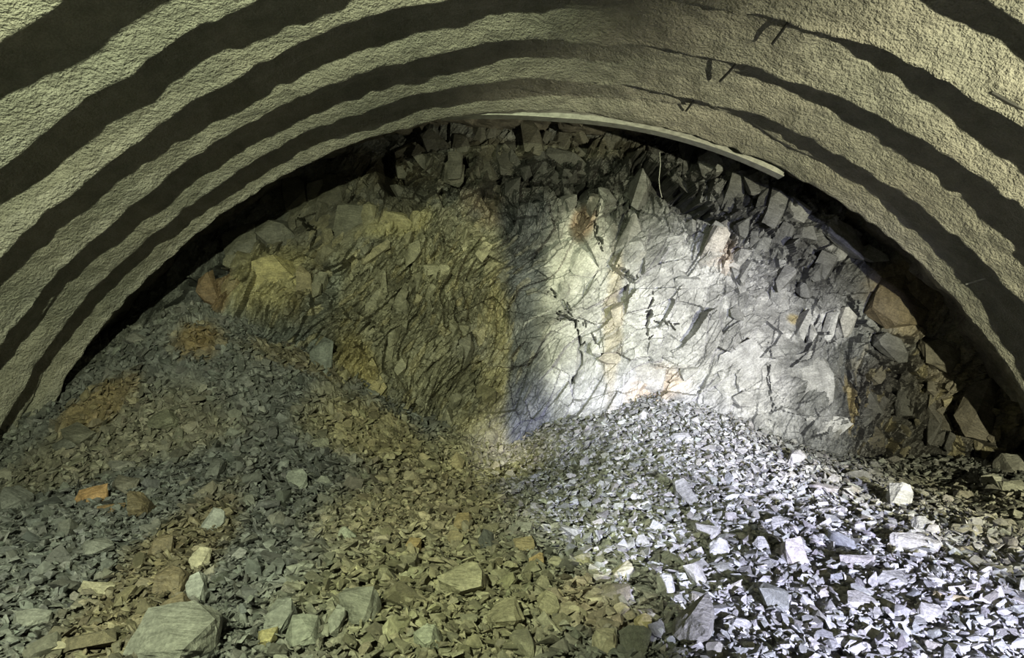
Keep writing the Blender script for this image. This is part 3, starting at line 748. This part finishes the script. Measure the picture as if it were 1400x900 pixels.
colr = floor_col(x_, y_) * (0.62 + 0.85 * rng.random(n_) ** 1.3)[:, None] * (1 + 0.018 * rng.normal(size=(n_, 3)))
big = (rng.random(n_) < 0.085 * (0.4 + coarse) * np.clip(1.6 - 0.13 * y_, 0.3, 1) * 1.5)
heap_ = (y_ > 7.2) & (x_ < -0.8); big |= heap_ & (rng.random(n_) < 0.10)
size[big] = rng.uniform(0.09, 0.17, big.sum()) * (0.7 + 0.4 * coarse[big]) * np.where(heap_[big], 1.25, 1.0)
Vv, Ff, Cv = scatter(pa, pos, rand_rot(n_, nrm, 0.46), size, np.clip(colr, 0.02, 0.8))
chips = link('slate_chips', np_mesh('slate_chips', Vv, Ff, Cv, False), M_rubble)
tag(chips, 'countless small slate chips and splinters strewn over the muck pile', 'rubble', kind='stuff')

# ------------------------------------------------------------------ blocks standing out of the face
def face_block(px, py, wpx, hpx, thick, rotz, proud, col, seed, label=None, tiltx=0.0, yaw=0.0):
    x = (px - 700) * FD / 1000; z = CZ + (450 - py) * FD / 1000
    d = face_depth(x, z)
    for _ in range(3):
        x = (px - 700) * d / 1000; z = CZ + (450 - py) * d / 1000; d = 0.5 * d + 0.5 * face_depth(x, z)
    sx, sz = wpx * d / 1000, hpx * d / 1000
    me = rough_stone('rock_block', (sx, sz, thick), seed, 2 if max(wpx, hpx) < 60 else 3, 18, 0.035)
    me.materials.append(M_stone)
    o = bpy.data.objects.new('rock_block', me); COL.objects.link(o); o.parent = wall
    # local z faces the viewer side (-y)
    o.rotation_euler = (Matrix.Rotation(yaw, 3, 'Z') @ Matrix.Rotation(math.pi / 2 + tiltx, 3, 'X') @ Matrix.Rotation(math.radians(rotz), 3, 'Z')).to_euler()
    o.location = (x, d + thick / 2 - proud, z)
    col = 0.55 * np.array(col) + 0.45 * face_color(x, z)
    o.color = (*[float(q) for q in col], 1)
    if label: o['label'] = label
    return o
FB = [
 (872, 262, 34, 60, .35, 0, .22, (0.15, 0.15, 0.15), 'grey boulder hanging under the crown'),
 (925, 238, 30, 120, .3, 48, .10, (0.030, 0.030, 0.026), 'dark slab overhanging the eastern face'),
 (1240, 408, 80, 100, .4, -25, .08, (0.10, 0.08, 0.052), 'smooth brown block near the eastern ring'),
 (800, 385, 105, 80, .3, 35, .03, (0.33, 0.335, 0.33), 'broad pale slab'),
 (770, 480, 60, 85, .3, 10, .03, (0.33, 0.33, 0.325), 'pale slab left of the black cleft'),
 (880, 510, 70, 70, .3, 20, .03, (0.36, 0.355, 0.345), 'pale rounded slab above the heap'),
 (868, 330, 50, 90, .3, -20, .03, (0.24, 0.235, 0.225), None), (975, 430, 130, 70, .25, 38, .03, (0.34, 0.34, 0.35), 'lilac-grey striated slab'),
 (1010, 500, 90, 60, .25, 38, .03, (0.33, 0.33, 0.345), None), (1018, 547, 44, 26, .2, -12, .12, (0.27, 0.27, 0.28), 'smooth dark-grey lens of rock'),
 (1105, 530, 80, 110, .3, 10, .03, (0.36, 0.36, 0.35), 'pale slab beside the dark niche'), (1135, 590, 70, 50, .3, 0, .03, (0.37, 0.37, 0.36), None),
 (1095, 445, 14, 50, .2, -25, .14, (0.34, 0.34, 0.33), 'thin leaning plate'), (1112, 448, 14, 50, .2, -25, .15, (0.33, 0.33, 0.32), 'thin leaning plate'), (1130, 446, 18, 50, .2, -20, .16, (0.35, 0.35, 0.34), 'thin leaning plate'), (1152, 440, 28, 46, .2, -5, .15, (0.32, 0.31, 0.28), None),
 (370, 320, 70, 46, .25, 0, .12, (0.11, 0.105, 0.085), 'sprayed-over jagged tongue of rock'), (330, 330, 60, 50, .25, 10, .12, (0.11, 0.105, 0.085), None), (405, 265, 46, 60, .3, 10, .14, (0.055, 0.05, 0.036), 'round knob under the vault'),
 (440, 260, 90, 60, .25, -12, .05, (0.07, 0.065, 0.05), None), (375, 385, 70, 76, .3, 5, .03, (0.24, 0.205, 0.09), 'ochre block at the west side'), (415, 395, 26, 70, .2, 8, .03, (0.12, 0.10, 0.06), None),
 (560, 215, 50, 56, .3, 0, .06, (0.06, 0.052, 0.034), None), (480, 310, 60, 70, .25, -10, .05, (0.09, 0.09, 0.07), None), (545, 300, 50, 26, .2, -8, .10, (0.30, 0.27, 0.15), 'pale yellow ledge'),
 (290, 400, 30, 60, .3, 10, .15, (0.12, 0.08, 0.045), 'rust-brown block in the western shadow'),
 (1155, 325, 90, 34, .3, -40, .20, (0.24, 0.24, 0.235), 'pale ledge along the eastern ring'), (1185, 350, 46, 22, .25, -20, .22, (0.25, 0.25, 0.24), None),
 (1000, 225, 50, 44, .3, -30, .15, (0.30, 0.30, 0.30), 'bright crumpled rock under the steel arch'), (970, 225, 36, 40, .3, 10, .13, (0.24, 0.24, 0.24), None), (1040, 250, 40, 36, .3, 20, .14, (0.14, 0.14, 0.14), None), (1085, 285, 44, 40, .3, -20, .14, (0.20, 0.20, 0.20), None),
 (1300, 480, 70, 60, .3, -30, .05, (0.07, 0.062, 0.048), None), (1345, 560, 60, 90, .3, -25, .06, (0.08, 0.07, 0.055), None), (1195, 560, 40, 70, .3, 0, .05, (0.07, 0.07, 0.066), None), (1200, 595, 44, 50, .25, 5, .06, (0.055, 0.047, 0.03), None), (1240, 545, 30, 60, .25, -20, .06, (0.055, 0.055, 0.052), None),
 (1220, 475, 60, 30, .25, -30, .14, (0.10, 0.10, 0.10), None), (1190, 455, 36, 40, .25, -20, .14, (0.15, 0.15, 0.15), None), (1325, 575, 8, 40, .15, 28, .08, (0.2, 0.19, 0.15), 'thin bright splinter'),
 (520, 590, 70, 50, .25, 0, .03, (0.22, 0.19, 0.10), None), (660, 605, 60, 46, .25, 0, .03, (0.27, 0.245, 0.16), 'pale yellow weathered boss'), (470, 540, 30, 90, .25, -20, .10, (0.13, 0.14, 0.12), None), (440, 500, 40, 90, .25, -12, .10, (0.09, 0.10, 0.095), None),
]
for i, a in enumerate(FB):
    face_block(*a[:8], 2000 + i, a[8], tiltx=random.gauss(0, 0.12), yaw=random.gauss(0, 0.12))
rr = random.Random(99)
def zone_blocks(n, cx, cy, rx, ry, lo, hi, aspect, rotm, prd, seed):
    for i in range(n):
        while True:
            a, b = rr.uniform(-1, 1), rr.uniform(-1, 1)
            if a * a + b * b < 1: break
        px, py = cx + a * rx, cy + b * ry
        x = (px - 700) * FD / 1000; z = CZ + (450 - py) * FD / 1000
        if math.hypot(x - AX, z - AZ) > 6.35: continue
        if (px - 520) ** 2 + (py - 222) ** 2 < 42 ** 2 or (abs((py - 205) - (px - 882) * 0.87) < 44 and 860 < px < 980): continue     # open cavities
        s = rr.uniform(lo, hi)
        col = face_color(x, z) * rr.uniform(0.8, 1.4)
        face_block(px, py, s, s * rr.uniform(*aspect), rr.uniform(.12, .3), rotm + rr.gauss(0, 18), rr.uniform(.04, prd), col, seed + i, None, rr.gauss(0, .35), rr.gauss(0, .35))
zone_blocks(70, 760, 225, 260, 58, 12, 34, (0.8, 2.4), 10, .12, 3000)
zone_blocks(60, 1070, 290, 130, 100, 10, 30, (1.2, 2.8), -20, .12, 3100)
zone_blocks(40, 1270, 560, 105, 85, 8, 20, (1.2, 2.6), -25, .14, 3200)
zone_blocks(30, 450, 400, 150, 140, 12, 30, (1.0, 2.4), -25, .08, 3300)
zone_blocks(40, 590, 440, 110, 150, 10, 26, (1.0, 2.8), -30, .06, 3400)
zone_blocks(24, 930, 420, 180, 120, 14, 40, (0.6, 1.6), 38, .05, 3500)

# ------------------------------------------------------------------ steel arch rib showing below the last ring
def arc_box(name, r0, r1, y0, y1, p0, p1, n, mat, parent):
    # the west end of the rib disappears into the sprayed concrete
    V = []; F = []
    for i in range(n + 1):
        p = math.radians(p0 + (p1 - p0) * i / n); yo = float(ring_y(np.array([1.0]), np.array([p]))[0])
        for (r, y) in ((r0, y0), (r1, y0), (r1, y1), (r0, y1)):
            r = r + 0.10 * max(0.0, (4 - math.degrees(p)) / 13) ** 1.5
            V.append((AX + r * math.sin(p), yo + y, AZ + r * math.cos(p)))
    for i in range(n):
        a = i * 4; b = a + 4
        for k in range(4): F.append((a + k, a + (k + 1) % 4, b + (k + 1) % 4, b + k))
    F.append((0, 1, 2, 3)); F.append((n * 4 + 3, n * 4 + 2, n * 4 + 1, n * 4))
    me = bpy.data.meshes.new(name); me.from_pydata(V, [], F); me.update()
    return link(name, me, mat, parent)
arch = bpy.data.objects.new('steel_arch', None); COL.objects.link(arch)
arch.location = (0, 0, 0)
tag(arch, 'bare curved steel arch rib exposed below the sprayed ring at the crown', 'steel arch')
arc_box('flange', 5.945, 5.96, 0.06, 0.22, -9, 27.5, 60, M_steel, arch)
arc_box('web', 5.96, 6.10, 0.125, 0.14, -9, 27.5, 60, M_steel, arch)
arc_box('flange', 6.10, 6.12, 0.05, 0.22, -9, 27.5, 60, M_steel, arch)

# ------------------------------------------------------------------ rods and wire
def rod(name, pts, rad, mat, sides=8):
    bm = bmesh.new(); rings = []
    for i, p in enumerate(pts):
        p = Vector(p); t = (Vector(pts[min(i + 1, len(pts) - 1)]) - Vector(pts[max(i - 1, 0)])).normalized()
        u = t.orthogonal().normalized(); v = t.cross(u)
        rings.append([bm.verts.new(p + rad * (math.cos(a) * u + math.sin(a) * v)) for a in [2 * math.pi * k / sides for k in range(sides)]])
    for a, b in zip(rings[:-1], rings[1:]):
        for k in range(sides): bm.faces.new((a[k], a[(k + 1) % sides], b[(k + 1) % sides], b[k]))
    bm.faces.new(rings[0][::-1]); bm.faces.new(rings[-1])
    me = bpy.data.meshes.new(name); bm.to_mesh(me); bm.free()
    return link(name, me, mat)
def hit_vault(px, py):
    wg = np.linspace(0.8, 9, 200)
    for d in np.arange(3.6, 9.0, 0.03):
        x, y, z = P(px, py, d)
        phi = math.atan2(x - AX, z - AZ); pa_ = np.full_like(wg, phi)
        ys = ring_y(wg, pa_) + yjit(wg, pa_)
        wv = np.interp(-d, -ys, wg)
        if math.hypot(x - AX, z - AZ) > float(vault_r(np.array([wv]), np.array([phi]), np.array([d]))[0]) - 0.008: break
    inward = Vector((AX - x, 0, AZ - z)).normalized()
    return Vector((x, y, z)), inward
def stub(name, pa_, pb_, lift, rad, mat):
    a, ia = hit_vault(*pa_); b, ib = hit_vault(*pb_)
    a2 = a + ia * lift; b2 = b - ib * 0.02
    return rod(name, [a2, (a2 + b2) / 2 + ia * 0.004, b2], rad, mat)
tag(stub('rebar_stub', (1060, 47), (1084, 24), 0.07, 0.011, M_dark), 'short dark rebar stub poking from the ring highest on the right of the crown', 'rebar', 'rebar stubs in the vault')
tag(stub('rebar_stub', (987, 102), (1010, 86), 0.06, 0.011, M_dark), 'short dark rebar stub in the middle ring, right of the crown', 'rebar', 'rebar stubs in the vault')
tag(stub('rebar_stub', (940, 145), (956, 129), 0.05, 0.011, M_dark), 'short dark rebar stub just above the steel arch', 'rebar', 'rebar stubs in the vault')
tag(stub('flat_bar', (1358, 122), (1405, 156), 0.02, 0.016, M_dark), 'black bar end lying on the ring at the right picture edge', 'bar')
tag(stub('thin_pipe', (1326, 384), (1350, 381), 0.05, 0.009, M_wire), 'thin pale pipe end spanning a dark trough of the right vault', 'pipe')
tag(rod('blasting_wire', [P(902, 208, 9.0), P(903, 225, 8.98), P(901, 245, 9.0), P(902, 258, 9.02), P(905, 270, 9.1)], 0.005, M_wire), 'thin pale wire hanging in front of the dark overhanging slab', 'wire')
